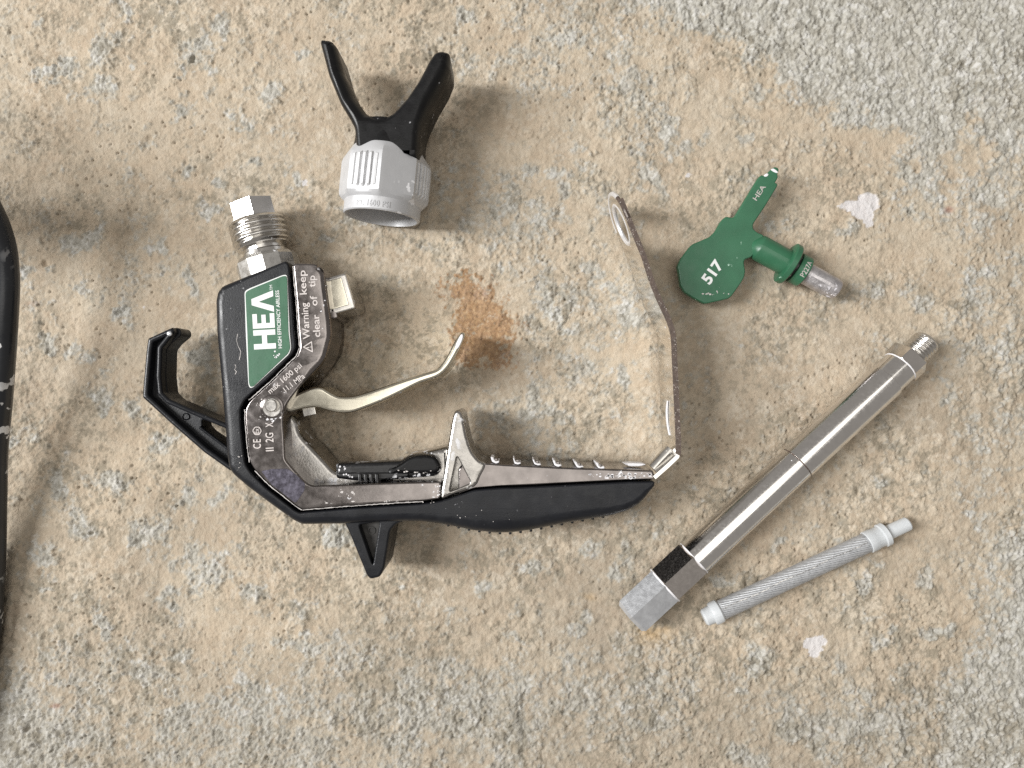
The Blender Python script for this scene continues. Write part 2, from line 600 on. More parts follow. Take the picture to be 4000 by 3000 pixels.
def build_floor():
    def axis(lim, step, far):
        c = np.arange(-lim, lim + step / 2, step)
        o, d, p = [], step, lim
        while p < far:
            d *= 1.35
            p += d
            o.append(p)
        o = np.array(o)
        return np.concatenate([-o[::-1], c, o])
    ax = axis(.211, .00042, 1.6)
    ay = axis(.161, .00042, 1.6)
    nx, ny = len(ax), len(ay)
    X, Y = np.meshgrid(ax, ay)
    x, y = (X * 1e3).astype(np.float64), (Y * 1e3).astype(np.float64)     # mm
    u, v = 2000 + x * 10, 1500 - y * 10                                   # photograph pixels
    wx, wy = fbm(x, y, 9, 11, 4) * 26, fbm(x, y, 9, 21, 4) * 26
    wu, wv = u + wx * 1.6, v + wy * 1.6
    # where the tan skin is worn away and the grey aggregate shows
    yb = np.interp(wu, [2000, 2450, 2560, 2760, 2960, 3080, 3260, 3480, 3620, 3760, 4000, 4600],
                   [-160, 20, 110, 150, 250, 400, 510, 540, 700, 560, 640, 860])
    B = np.clip((yb - wv) / 110, -1.1, 1.3)
    xb = np.interp(wv, [1700, 1950, 2050, 2150, 2350, 2500, 2650, 2800, 3000, 3400],
                   [4300, 4050, 3920, 3850, 3800, 3760, 3690, 3640, 3640, 3500])
    B = np.maximum(B, np.clip((wu - xb) / 130, -1.1, 1.0))

    def blob(cx, cy, rx, ry, s, soft=1.0):
        d = np.hypot((wu - cx) / rx, (wv - cy) / ry)
        return s * np.clip((1 - d) * 1.6 / soft, -1.2, 1)
    fields = [(100, 2900, 420, 300, 1.0), (1050, 2860, 560, 280, .72), (1750, 2800, 560, 260, .66),
              (2300, 2720, 360, 200, .55), (420, 2640, 190, 100, .5), (2220, 150, 280, 180, .5), (1300, 2560, 260, 160, .45),
              (2500, 420, 130, 210, .55), (3620, 720, 150, 150, .65), (3870, 780, 160, 150, .7), (3850, 1250, 170, 260, .4),
              (3900, 1750, 160, 200, .5), (3450, 2850, 360, 190, .5), (2060, 1650, 220, 130, .4), (2250, 1300, 160, 260, .3), (1950, 900, 260, 160, .3)]
    for cx, cy, rx, ry, s in fields:
        B = np.maximum(B, blob(cx, cy, rx, ry, s, 1.4))
    spots = [(490, 50, 50, 55), (395, 205, 62, 85), (250, 280, 60, 50), (150, 290, 40, 30), (390, 340, 70, 60), (770, 220, 92, 85),
             (725, 310, 40, 30), (840, 125, 50, 45), (1060, 350, 48, 52), (945, 480, 50, 50), (530, 255, 26, 22),
             (675, 430, 32, 34), (580, 540, 30, 50), (750, 660, 34, 40), (845, 690, 36, 36), (1185, 720, 34, 34),
             (1200, 195, 26, 24), (330, 940, 62, 38), (830, 830, 50, 34), (640, 950, 34, 30), (80, 1040, 26, 20), (165, 1025, 22, 22),
             (320, 1150, 50, 40), (190, 1320, 46, 38), (300, 1390, 46, 44), (450, 1430, 62, 58), (500, 1240, 56, 36), (760, 1110, 54, 44),
             (800, 1395, 66, 62), (390, 1560, 44, 40), (500, 1600, 50, 40), (80, 1720, 40, 36), (240, 1890, 60, 40),
             (430, 1870, 70, 44), (640, 1700, 66, 36), (820, 1570, 50, 46), (740, 1940, 46, 44), (850, 1930, 40, 44),
             (340, 2060, 60, 56), (200, 2160, 62, 44), (570, 2080, 60, 66), (160, 2230, 26, 20), (190, 2310, 52, 22),
             (810, 2220, 140, 92), (640, 2340, 44, 48), (1000, 2320, 70, 56), (430, 2410, 52, 34), (1100, 2490, 80, 70),
             (730, 2540, 50, 44), (1340, 2080, 60, 80), (1555, 2330, 20, 18), (1920, 2270, 54, 60), (2080, 2230, 60, 34),
             (1740, 2380, 44, 34), (2270, 2460, 52, 48), (2450, 2200, 60, 60), (2330, 2130, 56, 50),
             (2830, 2260, 70, 34), (3050, 2130, 60, 34), (3290, 2100, 32, 26), (3630, 2250, 62, 66), (3390, 2320, 36, 56),
             (3500, 2420, 30, 26), (3680, 2470, 56, 34), (3430, 2500, 40, 36), (2960, 2560, 50, 60), (3280, 2640, 34, 54),
             (3380, 2720, 50, 42), (3100, 2830, 80, 56), (2900, 2690, 40, 34), (3530, 2610, 34, 40),
             (2930, 2950, 70, 44), (3760, 2010, 50, 26), (3590, 1150, 60, 50), (3800, 1080, 90, 60), (3400, 1120, 50, 36),
             (3700, 1560, 44, 36), (3850, 1760, 60, 50), (3420, 1890, 40, 34), (2960, 390, 44, 46), (2040, 650, 40, 30),
             (2640, 550, 70, 80), (2560, 700, 60, 70), (2450, 300, 70, 70), (2740, 540, 36, 36), (2890, 540, 30, 28),
             (2410, 300, 26, 24), (2150, 160, 50, 40), (1980, 80, 60, 50), (1810, 70, 30, 28), (2080, 870, 90, 70), (2200, 700, 60, 50),
             (2300, 1080, 60, 50), (2230, 1280, 50, 40), (2060, 1600, 60, 56), (2240, 1620, 30, 28), (2140, 1640, 50, 40),
             (2420, 1450, 46, 60), (2480, 1250, 56, 66), (1380, 860, 50, 44), (1290, 920, 36, 30), (1000, 620, 30, 26), (3300, 900, 70, 44)]
    S = np.full(x.shape, -1.2)
    for cx, cy, rx, ry in spots:
        S = np.maximum(S, blob(cx, cy, rx * 1.05, ry * 1.05, .8))
    n_big = fbm(x, y, 14, 31, 5, .6)
    n_mid = fbm(x, y, 4.5, 41, 4, .6)
    n_fin = fbm(x, y, 1.6, 51, 3, .6)
    n_tiny = fbm(x, y, .9, 55, 2)
    g = np.maximum(B, S) + .42 * n_big + .50 * n_mid + .40 * n_fin + .20 * n_tiny
    grey = sstep(-.12, .75, g)
    halo = sstep(-.9, .5, g)
    # grime caught in the rough places, in fine blotches
    gr_reg = sstep(-.4, .6, fbm(x, y, 30, 201, 3) + .35 * n_big + np.clip((v - 1500) / 3000, -.2, .3))
    grime = sstep(.10, .55, fbm(x, y, 4.2, 211, 5, .72) + .25 * n_tiny) * (.25 + .75 * gr_reg)
    grime = np.maximum(grime, sstep(.22, .62, fbm(x, y, 2.3, 261, 4, .72)) * (.2 + .7 * gr_reg))
    flake = sstep(.12, .42, fbm(x, y, 3.1, 221, 4, .7)) * (.4 + .6 * sstep(-.3, .5, fbm(x, y, 30, 231, 2)))
    # relief, mm
    f1, id1 = worley(x + n_mid * .5, y + n_fin * .4, 1.35, 61)
    f2, id2 = worley(x + n_mid * .9, y, 3.1, 71)
    grain = (.55 - f1) * .46 + (id1 - .5) * .28 + (.5 - f2) * .24
    skin = fbm(x, y, 2.4, 81, 3, .6) * .09 + fbm(x * 1.0, y * .75, 1.05, 85, 2) * .13 + fbm(x, y, 7, 91, 3) * .24 + fbm(x, y, 19, 95, 3) * .48
    # crumbs and lumps under the skin
    lump = np.maximum(0, .42 - f2) * (id2 > .45) * .42
    lump_area = sstep(-.2, .5, fbm(x, y, 45, 101, 3) + np.clip((u - 1900) / 2600, -.4, .5) + np.clip((v - 1700) / 2600, -.3, .4))
    rough_k = .40 + .35 * gr_reg + .75 * sstep(-.35, .45, g)
    h = fbm(x, y, 70, 111, 3) * .35 + skin * (1 - grey * .4) * rough_k + lump * (.35 + lump_area) * (1 - grey * .5)
    n_a, n_b, n_c = fbm(x, y, 3.0, 161, 4, .68), fbm(x, y, 1.9, 171, 3, .66), fbm(x, y, 7.0, 181, 5, .68)
    ledge = (sstep(.0, .07, n_a) + sstep(.42, .50, n_a) + sstep(-.45, -.38, n_a)) * .13 + (sstep(.12, .22, n_b) + sstep(-.4, -.3, n_b)) * .12 \
        + (sstep(.0, .05, n_c) + sstep(.4, .46, n_c)) * .17
    f5, id5 = worley(x + n_mid * 1.2, y + n_big, 6.0, 191)
    lump2 = sstep(.42, .12, f5) * (id5 > .5) * .45 * lump_area
    h = h + ledge * rough_k + lump2 + grey * (grain * 1.35 - .25)
    # pin holes, denser in places
    f3, id3 = worley(x, y, 4.2, 121)
    dens = sstep(.0, .6, fbm(x, y, 40, 131, 3) + .25)
    rad = .055 + .12 * id3
    pit = sstep(1.0, .35, f3 / rad) * (id3 > .62) * dens
    f4, id4 = worley(x + 3, y + 8, 2.3, 141)
    pit2 = sstep(1, .3, f4 / (.10 + .16 * id4)) * (id4 > .72) * dens
    h = h - pit * .75 - pit2 * .30

    def hole(cx, cy, rx, ry, d):
        return d * sstep(1.15, .35, np.hypot((u + wx * .5 - cx) / rx, (v + wy * .5 - cy) / ry))
    h = h - hole(764, 240, 15, 16, 1.7) - hole(250, 285, 14, 14, 1.0) - hole(165, 1022, 16, 14, .9) - hole(85, 1040, 14, 11, .9)
    h = h - hole(575, 545, 18, 34, .8) - hole(1810, 70, 10, 10, 1) - hole(485, 1230, 26, 22, .7) - hole(155, 2228, 20, 14, 1.1)
    h = h - hole(1555, 2328, 16, 12, .9) - hole(755, 2310, 22, 18, .9) - hole(560, 2110, 30, 26, .7)
    # dried paint spilled on the floor
    pw, pv = u + n_mid * 14 + n_fin * 10, v + n_mid * 12

    def pd(cx, cy, rx, ry):
        return 1 - np.hypot((pw - cx) / rx, (pv - cy) / ry)
    P = np.maximum.reduce([pd(3385, 795, 52, 46), pd(3335, 808, 48, 24), pd(3392, 845, 30, 42), pd(3355, 830, 34, 30),
                           pd(3180, 2525, 34, 40), pd(3212, 2500, 18, 24), pd(3152, 2508, 24, 20), pd(3178, 2548, 26, 22),
                           pd(2690, 690, 12, 11) * .6, pd(1190, 715, 16, 16) * .5, pd(560, 1200, 8, 8) * .3])
    paint = sstep(-.04, .10, P)
    # rust
    rw, rv = u + wx * 1.5 + n_mid * 26 - 8, v + wy * 1.5 + n_fin * 16 - 34
    rd = np.maximum.reduce([1 - np.hypot((rw - 1850) / 130, (rv - 1180) / 120), 1 - np.hypot((rw - 1800) / 80, (rv - 1110) / 80),
                            1 - np.hypot((rw - 1900) / 120, (rv - 1320) / 90), 1 - np.hypot((rw - 1900) / 150, (rv - 1240) / 70)])
    rust = sstep(.06, .42, rd + n_mid * .28 + n_fin * .30 + n_tiny * .18)
    yel = .8 * sstep(0, 1, 1 - np.hypot((u + wx * 2 - 2540) / 140, (v + wy * 2 - 2490) / 80)) \
        + .5 * sstep(0, 1, 1 - np.hypot((u + wx - 2310) / 30, (v - 2330) / 26)) + .35 * sstep(0, 1, 1 - np.hypot((u + wx - 845) / 34, (v - 310) / 30))
    red = sstep(0, .8, 1 - np.hypot((u + wx * .5 - 3712) / 30, (v + wy * .5 - 825) / 24)) + .8 * sstep(0, .8, 1 - np.hypot((u + wx * .5 - 220) / 26, (v + wy * .5 - 2752) / 14)) \
        + .3 * sstep(0, .8, 1 - np.hypot((u - 125) / 44, (v - 1185) / 16))
    low_falloff = .34 * sstep(2150, 2900, v + fbm(x, y, 60, 241, 3) * 300) * sstep(4300, 3000, u + fbm(x, y, 60, 251, 3) * 300) * (.75 + .25 * n_mid)  # light falloff painted darker towards the bottom, with some real dirt
    low_falloff = np.clip(low_falloff, 0, 1)
    dirt_and_falloff = sstep(.05, .75, fbm(x, y, 55, 151, 5, .62) + .25 * n_mid + np.clip((v - 1700) / 2000, -.25, .5))  # dirt blotches, with light falloff towards the bottom painted in
    h = h * (1 - .45 * paint) + paint * .12
    fade = np.clip(1.6 - np.maximum(np.abs(x) / 213, np.abs(y) / 163) * .6, 0, 1)
    h = (h - .15) * fade
    # lie flatter than the objects need: keep crests near zero
    V = np.stack([X.ravel(), Y.ravel(), (h * 1e-3).ravel()], 1).astype(np.float32)
    i = np.arange(nx * ny).reshape(ny, nx)
    Q = np.stack([i[:-1, :-1], i[:-1, 1:], i[1:, 1:], i[1:, :-1]], -1).reshape(-1, 4).astype(np.int32)
    me = bpy.data.meshes.new('floor')
    me.vertices.add(len(V))
    me.vertices.foreach_set('co', V.ravel())
    me.loops.add(Q.size)
    me.loops.foreach_set('vertex_index', Q.ravel())
    me.polygons.add(len(Q))
    me.polygons.foreach_set('loop_start', np.arange(0, Q.size, 4, dtype=np.int32))
    me.update(calc_edges=True)
    me.shade_smooth()
    for nm, arr in (('grey', grey), ('halo', halo), ('paint', paint), ('rust', rust), ('yellow', yel), ('red', red), ('dirt_and_falloff', dirt_and_falloff),
                    ('grime', grime), ('low_falloff', low_falloff), ('flake', flake), ('cell', id1 * .6 + id2 * .4), ('pit_tone', np.maximum(pit, pit2 * .6))):
        at = me.attributes.new(nm, 'FLOAT', 'POINT')
        at.data.foreach_set('value', arr.astype(np.float32).ravel())
    o = bpy.data.objects.new('floor', me)
    o['kind'] = 'structure'
    COL.objects.link(o)
    # material
    m = bpy.data.materials.new('worn_stone_floor')
    m.use_nodes = True
    N, L = m.node_tree.nodes, m.node_tree.links
    b = N['Principled BSDF']
    b.inputs['Specular IOR Level'].default_value = .25
    b.inputs['Roughness'].default_value = .88
    tc = N.new('ShaderNodeTexCoord')

    def att(nm):
        a = N.new('ShaderNodeAttribute')
        a.attribute_name = nm
        return a.outputs['Fac']

    def noise(sc, det=5, rg=.6):
        n = N.new('ShaderNodeTexNoise')
        n.inputs['Scale'].default_value = sc
        n.inputs['Detail'].default_value = det
        n.inputs['Roughness'].default_value = rg
        L.new(tc.outputs['Object'], n.inputs['Vector'])
        return n.outputs['Fac']

    def ramp(f, *st):
        r = N.new('ShaderNodeValToRGB')
        e = r.color_ramp.elements
        while len(e) < len(st):
            e.new(.5)
        for k, (p, c) in enumerate(st):
            e[k].position = p
            e[k].color = (*c, 1)
        L.new(f, r.inputs['Fac'])
        return r.outputs['Color']

    def mul(f, k):
        x_ = N.new('ShaderNodeMath')
        x_.operation = 'MULTIPLY'
        L.new(f, x_.inputs[0])
        if isinstance(k, (int, float)):
            x_.inputs[1].default_value = k
        else:
            L.new(k, x_.inputs[1])
        return x_.outputs[0]

    def mix(f, a, c, mode='MIX'):
        x_ = N.new('ShaderNodeMix')
        x_.data_type = 'RGBA'
        x_.blend_type = mode
        L.new(f, x_.inputs[0])
        for s, q in ((x_.inputs[6], a), (x_.inputs[7], c)):
            if isinstance(q, tuple):
                s.default_value = (*q, 1)
            else:
                L.new(q, s)
        return x_.outputs[2]
    tan = ramp(noise(42, 8, .68), (.28, (.375, .294, .214)), (.45, (.45, .363, .268)), (.60, (.49, .414, .318)), (.80, (.54, .492, .412)))
    tan = mix(mul(ramp(noise(380, 4), (.35, (0, 0, 0)), (.7, (1, 1, 1))), .45), tan, (.53, .45, .345))
    tan = mix(mul(att('dirt_and_falloff'), .48), tan, (.32, .26, .195))
    tan = mix(mul(att('flake'), .45), tan, (.60, .54, .45))
    tan = mix(mul(att('halo'), .40), tan, (.40, .36, .285))
    gry = ramp(att('cell'), (.10, (.24, .237, .215)), (.38, (.39, .386, .352)), (.70, (.49, .488, .462)), (.92, (.59, .592, .58)))
    gry = mix(mul(ramp(noise(60, 4), (.4, (0, 0, 0)), (.65, (1, 1, 1))), .30), gry, (.41, .375, .31))
    col = mix(mul(att('grey'), .82), tan, gry)
    speck = ramp(noise(1500, 2, .5), (.62, (0, 0, 0)), (.72, (1, 1, 1)))
    col = mix(att('low_falloff'), col, (.27, .245, .205))
    col = mix(mul(speck, .35), col, (.17, .14, .11))
    col = mix(mul(att('grime'), .68), col, (.225, .198, .150))
    col = mix(mul(att('pit_tone'), .45), col, (.12, .095, .07))  # darker colour inside the pin holes
    col = mix(mul(att('rust'), .68), col, ramp(noise(700, 3), (.3, (.19, .09, .032)), (.5, (.33, .165, .062)), (.7, (.45, .285, .14))))
    col = mix(mul(att('yellow'), .5), col, (.50, .30, .10))
    col = mix(mul(att('red'), .6), col, (.27, .11, .07))
    col = mix(mul(att('paint'), .78), col, (.66, .645, .66))
    L.new(col, b.inputs['Base Color'])
    bp = N.new('ShaderNodeBump')
    bp.inputs['Strength'].default_value = .8
    bp.inputs['Distance'].default_value = .00045
    L.new(noise(1250, 6, .65), bp.inputs['Height'])
    L.new(bp.outputs['Normal'], b.inputs['Normal'])
    me.materials.append(m)
    return o


build_floor()

# ------------------------------------------------------------------ spray gun
gun = thing('spray_gun', Vector((PX(1500, 1850).x, PX(1500, 1850).y, 0)),
            'disassembled airless paint spray gun with black rubber shell and green label', 'spray gun')

# grey cast body
body_pts = [(1143, 1036), (1152, 1026), (1230, 1029), (1254, 1043), (1266, 1065), (1271, 1116), (1286, 1224), (1291, 1262), (1293, 1315),
            (1283, 1352), (1272, 1395), (1255, 1424), (1227, 1453), (1172, 1507), (1130, 1562), (1112, 1592), (1107, 1622), (1105, 1643),
            (1111, 1734), (1113, 1795), (1147, 1835), (1194, 1886), (1218, 1898), (1381, 1892), (1584, 1884), (1722, 1880), (1722, 1949),
            (1652, 1959), (1399, 1975), (1200, 1991), (1184, 1994), (1166, 1985), (1053, 1897), (995, 1839), (974, 1806), (966, 1752),
            (957, 1661), (955, 1600), (974, 1564), (1064, 1484), (1158, 1390), (1171, 1358), (1165, 1300), (1156, 1170)]
body_w = [(x, y, (2.2 if 1029 < y < 1470 and x > 1215 else .7)) for x, y in body_pts]
body = plate('body', [rnd(body_w, 14, 3)], 11, 27, cast_metal, gun, zo=27)
plate('lower_body', [rnd([(1150, 1050), (1240, 1050), (1275, 1240), (1270, 1360), (1230, 1430), (1120, 1560), (1090, 1620), (1095, 1800),
                          (1200, 1900), (1700, 1890), (1700, 1945), (1190, 1980), (1000, 1840), (970, 1600), (1165, 1390)], 20, 3)],
      0.3, 11.2, cast_metal, gun, bev=.1, zo=27)
plate('side_boss', [rnd([(1262, 1255), (1300, 1262), (1302, 1330), (1286, 1350), (1262, 1350)], 6, 2)], 9, 20, cast_metal, gun, bev=1.0, zo=20)

# hollowed web between the arm and the handle
plate('web', [rnd([(1090, 1600), (1138, 1616), (1163, 1647), (1168, 1683), (1183, 1708), (1245, 1774), (1303, 1838), (1345, 1850), (1560, 1800),
                   (1600, 1775), (1650, 1767), (1755, 1742), (1760, 1905), (1195, 1905), (1100, 1800)], 16, 3)],
      4, 18, cast_light, gun, bev=2.0, zo=18)

# handle core and finger spike
plate('handle_core', [rnd([(1824, 1800, .8), (1870, 1806, .8), (1905, 1809, .8), (1972, 1814, .8), (2216, 1826, .8), (2420, 1833, .8), (2548, 1837, .8),
                           (2555, 1845, .8), (2555, 1873, .4), (2460, 1875, .4), (2257, 1885, .4), (2053, 1896, .4), (1950, 1899, .4),
                           (1855, 1907, .4), (1790, 1930, .4), (1790, 1830, .8)], 8, 3)],
      5, 26.3, cast_metal, gun, zo=26.3)
spike = plate('finger_spike', [rnd(sm([(1783, 1603), (1769, 1628), (1749, 1744), (1733, 1850), (1720, 1947), (1770, 1934), (1855, 1903), (1880, 1860), (1900, 1815),
                               (1871, 1796), (1843, 1758), (1824, 1699), (1809, 1622), (1797, 1606)], 3), 4, 2),
                       rnd([(1785, 1780, .5), (1755, 1922, .5), (1840, 1886, .5)], 12, 4)],
              5, 26.8, cast_light, gun, bev=1.3, zo=26.4)
plate('spike_pocket', [rnd([(1783, 1730), (1742, 1940), (1868, 1895)], 8, 2)], 6, 19, cast_light, gun, bev=.3, zo=19)

# ribs on the finger side of the handle, gummed with paint
for px_, py_ in ((1935, 1806), (2020, 1811), (2098, 1815), (2180, 1819), (2263, 1824), (2345, 1828)):
    c = PX(px_, py_, 26)
    c.z = .015
    c.y += .0004
    rib = box('handle_rib', c, (1, 0.05, 0), (-0.05, 1, 0), (.85, .9, 9.0), cast_metal, gun, .4)
    pts = [(px_ - 17, py_ - 22), (px_ - 12, py_ - 2), (px_ + 3, py_ + 2), (px_ + 16, py_ - 1), (px_ + 14, py_ - 8), (px_ + 2, py_ - 6), (px_ - 6, py_ - 12), (px_ - 8, py_ - 23)]
    pts = [(a + random.Random(int(px_ + i)).uniform(-3, 3), b_ + 2 + random.Random(int(px_ * 2 + i)).uniform(-2, 2)) for i, (a, b_) in enumerate(pts)]
    plate('paint_crust', [rnd(pts, 4, 2)], 17, 26.0, white_paint, rib, bev=.3, zo=26)
plate('paint_crust', [rnd([(2436, 1811), (2470, 1809), (2515, 1811), (2525, 1815), (2500, 1822), (2460, 1822)], 8, 3)], 14, 20, white_paint, gun, bev=.3, zo=20)

# black shell round the head and under the arm
inner = [(1722, 1953), (1652, 1963), (1399, 1979), (1200, 1995), (1182, 1998), (1163, 1989), (1050, 1901), (991, 1842), (970, 1808), (962, 1753),
         (953, 1661), (951, 1599), (969, 1560), (1060, 1480), (1153, 1387), (1166, 1357), (1160, 1300), (1151, 1170), (1139, 1040)]
outer = [(1128, 1023, 1.0), (1000, 1072, 1.6), (880, 1118, 2.4), (858, 1138, 3.0), (847, 1172, 3.4), (851, 1300, 3.4), (872, 1531, 3.4),
         (883, 1661, 3.4), (892, 1781, 3.2), (900, 1826, 3.0), (915, 1850, 3.0), (973, 1900, 3.0), (1060, 1965, 3.0), (1150, 2030, 3.0),
         (1184, 2046, 3.0), (1347, 2044, 3.0), (1440, 2038, 3.0), (1584, 2034, 3.2), (1652, 2036, 3.4), (1722, 2045, 3.6)]
inner_grip = [(2550, 1876), (2460, 1878), (2257, 1888), (2053, 1899), (1950, 1902), (1855, 1910), (1790, 1932)]
outer_grip = [(1780, 2058, 4.2), (1850, 2073, 4.5), (1931, 2083, 5.0), (1996, 2084, 5.5), (2074, 2073, 5.5), (2135, 2061, 5.5), (2216, 2044, 5.0),
              (2318, 2026, 4.5), (2391, 2013, 4.0), (2452, 1993, 3.4), (2494, 1968, 3.0), (2523, 1935, 2.5), (2553, 1891, 1.2)]
shell = plate('rubber_shell', [rnd([(a, b_, .7) for a, b_ in inner_grip + inner] + outer + outer_grip, 12, 3)], 1.5, 27.2, rubber, gun, zo=24, segs=5)
grip = shell
for k in range(16):
    t = k / 15
    px_ = 1752 + t * (2355 - 1752)
    py_ = np.interp(px_, [1752, 1850, 1931, 1996, 2074, 2135, 2216, 2318, 2391], [2052, 2073, 2083, 2084, 2073, 2061, 2044, 2026, 2013])
    c = PX(px_, py_ - 3, 18)
    box('grip_nub', c, (1, 0, 0), (0, 1, 0), (.5, .5, 1.0), rubber, grip, .25)

# hanger fin under the shell
plate('hanger_fin', [rnd([(1340, 2020), (1349, 2047), (1360, 2066), (1434, 2246), (1447, 2261), (1484, 2253), (1503, 2219), (1526, 2072), (1548, 2046), (1590, 2030), (1560, 2015)], 10, 3),
                     rnd([(1404, 2048, .7), (1448, 2042, .7), (1485, 2034, .7), (1458, 2205, .7)], 10, 3)],
      5, 24, rubber, gun, bev=1.0, zo=23)
plate('fin_floor', [rnd([(1372, 2010), (1520, 2000), (1462, 2242), (1450, 2242)], 8, 2)], 7, 20.5, dusty, gun, bev=.2, zo=20.5)
lathe('mould_mark', PX(1452, 2072, 20.5), (0, 0, 1), [(-1, 1.5), (.25, 1.5), (.35, 1.3), (.35, 1.0), (.1, .8), (.1, .01)], 24, dusty, gun)

# hook on the left
hook_top = [(664, 1276), (583, 1318), (572, 1331), (568, 1369), (556, 1521), (554, 1548), (561, 1563), (669, 1660), (795, 1770), (900, 1843),
            (905, 1672), (871, 1656), (760, 1604), (662, 1563), (636, 1535), (629, 1470), (632, 1364), (652, 1338), (688, 1308), (690, 1294), (682, 1279)]
hole_pts = [(772, 1640), (798, 1648), (885, 1680), (885, 1752), (790, 1688), (772, 1668)]
hook = plate('hook', [rnd(hook_top, 8, 3), rnd(hole_pts, 8, 3)], 7.5, 16.0, rubber, gun, bev=.5, zo=19.5)


def rim(name, line, half, z0, z1, mat, parent, zo, bev=.5):
    L_, R_ = [], []
    P = [np.array(p, float) for p in line]
    for i in range(len(P)):
        d = P[min(i + 1, len(P) - 1)] - P[max(i - 1, 0)]
        a = P[i] - P[i - 1] if i else d
        b_ = P[i + 1] - P[i] if i < len(P) - 1 else d
        a, b_ = a / np.linalg.norm(a), b_ / np.linalg.norm(b_)
        n = np.array([-(a + b_)[1], (a + b_)[0]])
        n /= np.linalg.norm(n)
        c = max(.7, n.dot(np.array([-b_[1], b_[0]])))
        L_.append(tuple(P[i] + n * half / c))
        R_.append(tuple(P[i] - n * half / c))
    return plate(name, [rnd(L_ + R_[::-1], 5, 2)], z0, z1, mat, parent, bev=bev, zo=zo)


rim('hook_rim', [(676, 1288), (586, 1329), (580, 1369), (567, 1521), (566, 1548), (677, 1650), (803, 1760), (905, 1832)], 11, 10, 19.5, rubber, hook, 19.5, .9)
rim('hook_rim', [(672, 1292), (648, 1324), (621, 1358), (617, 1470), (623, 1536), (655, 1568), (755, 1612), (905, 1674)], 10, 10, 19.5, rubber, hook, 19.5, .9)
rim('hook_rim', [(776, 1668), (892, 1756)], 6, 10, 17.6, rubber, hook, 17.6, .6)
c = PX(661, 1303, 19.8)
lathe('screw_head', c, (0, 0, 1), [(-2, .9), (0, .9), (.2, .6), (.2, .01)], 16, dull_alu, hook)
c = PX(729, 1627, 15.8)
lathe('mould_mark', c, (0, 0, 1), [(-1, 1.35), (.5, 1.35), (.7, 1.15), (.4, .95), (.4, .01)], 20, rubber, hook)

# label plate with its print
lab = [(955, 1138), (975, 1126), (1105, 1074), (1119, 1073), (1123, 1085), (1132, 1300), (1138, 1361), (1130, 1383), (988, 1514), (976, 1516), (970, 1502), (960, 1300)]
lbl = plate('label_plate', [rnd(lab, 10, 3)], 26, 27.55, label_white, gun, bev=.1, zo=27.5, segs=1)
cx_, cy_ = 1052, 1290
ins = []
for a, b_ in lab:
    d = math.hypot(a - cx_, b_ - cy_)
    ins.append((a + (cx_ - a) / d * 5.5, b_ + (cy_ - b_) / d * 4.5))
plate('label_face', [rnd(ins, 10, 3)], 27, 27.7, label_green, lbl, bev=.08, zo=27.7, segs=1)


def lf(a, b_):
    return (1079 - .055 * a - b_, 1361 - a + .055 * b_)


H_ = [[(0, 0), (21, 0), (21, 33), (54, 33), (54, 0), (75, 0), (75, 86), (54, 86), (54, 53), (21, 53), (21, 86), (0, 86)]]
E_ = [[(81, 0), (138, 0), (138, 18), (101, 18), (101, 34), (134, 34), (134, 51), (101, 51), (101, 68), (138, 68), (138, 86), (81, 86)]]
A_ = [[(143, 0), (166, 0), (185, 58), (204, 0), (227, 0), (197, 86), (173, 86)]]
for q in (H_, E_, A_):
    quads('logo_letter', q, lf, 27.7, label_white, lbl, .1)
text('lettering', 'HIGH EFFICIENCY AIRLESS', (1102, 1360), (1090, 1134), 14, 27.7, label_white, lbl, bold=.012, thick=.1)
text('lettering', 'TM', (1066, 1133), (1064, 1113), 11, 27.7, label_white, lbl, thick=.1)

# raised lettering on the casting
text('lettering', 'Warning', (1212, 1324), (1202, 1182), 27, 27, letter_metal, body, bold=.012)
text('lettering', 'keep', (1199, 1150), (1193, 1056), 27, 27, letter_metal, body, bold=.012)
text('lettering', 'clear', (1252, 1316), (1247, 1228), 27, 27, letter_metal, body, bold=.012)
text('lettering', 'of', (1241, 1194), (1239, 1155), 27, 27, letter_metal, body, bold=.012)
text('lettering', 'tip', (1233, 1122), (1231, 1076), 27, 27, letter_metal, body, bold=.012)
tri = [(1181, 1356), (1219, 1331), (1223, 1378)]
cxt, cyt = sum(p[0] for p in tri) / 3, sum(p[1] for p in tri) / 3
plate('warning_sign', [rnd(tri, 3, 1), rnd([(cxt + (a - cxt) * .66, cyt + (b_ - cyt) * .66) for a, b_ in tri], 1, 1)], 26.5, 27.3, letter_metal, body, bev=.05, segs=1)
text('lettering', '!', (1217, 1357), (1216, 1353), 22, 27, letter_metal, body, bold=.01)
text('lettering', 'max 1600 psi', (1057, 1539), (1182, 1432), 21, 27, letter_metal, body, bold=.01)
text('lettering', '11.1 MPa', (1118, 1532), (1193, 1474), 21, 27, letter_metal, body, bold=.01)
text('lettering', 'II', (1070, 1761), (1069, 1747), 30, 27, letter_metal, body, bold=.01)
text('lettering', '2G', (1069, 1727), (1068, 1690), 30, 27, letter_metal, body, bold=.01)
text('lettering', 'X', (1068, 1668), (1067, 1649), 29, 27, letter_metal, body, bold=.01)
text('lettering', 'CE', (1020, 1752), (1019, 1715), 29, 27, letter_metal, body, bold=.012, spacing=1.2)
hx = [(1004 + 19 * math.cos(R(60 * k)), 1683 + 19 * math.sin(R(60 * k))) for k in range(6)]
hi_ = [(1004 + 14.5 * math.cos(R(60 * k)), 1683 + 14.5 * math.sin(R(60 * k))) for k in range(6)]
plate('approval_mark', [rnd(hx, 3, 1), rnd(hi_, 2, 1)], 26.5, 27.3, letter_metal, body, bev=.05, segs=1)
text('lettering', 'Ex', (1013, 1693), (1012, 1673), 17, 27, letter_metal, body, bold=.01)

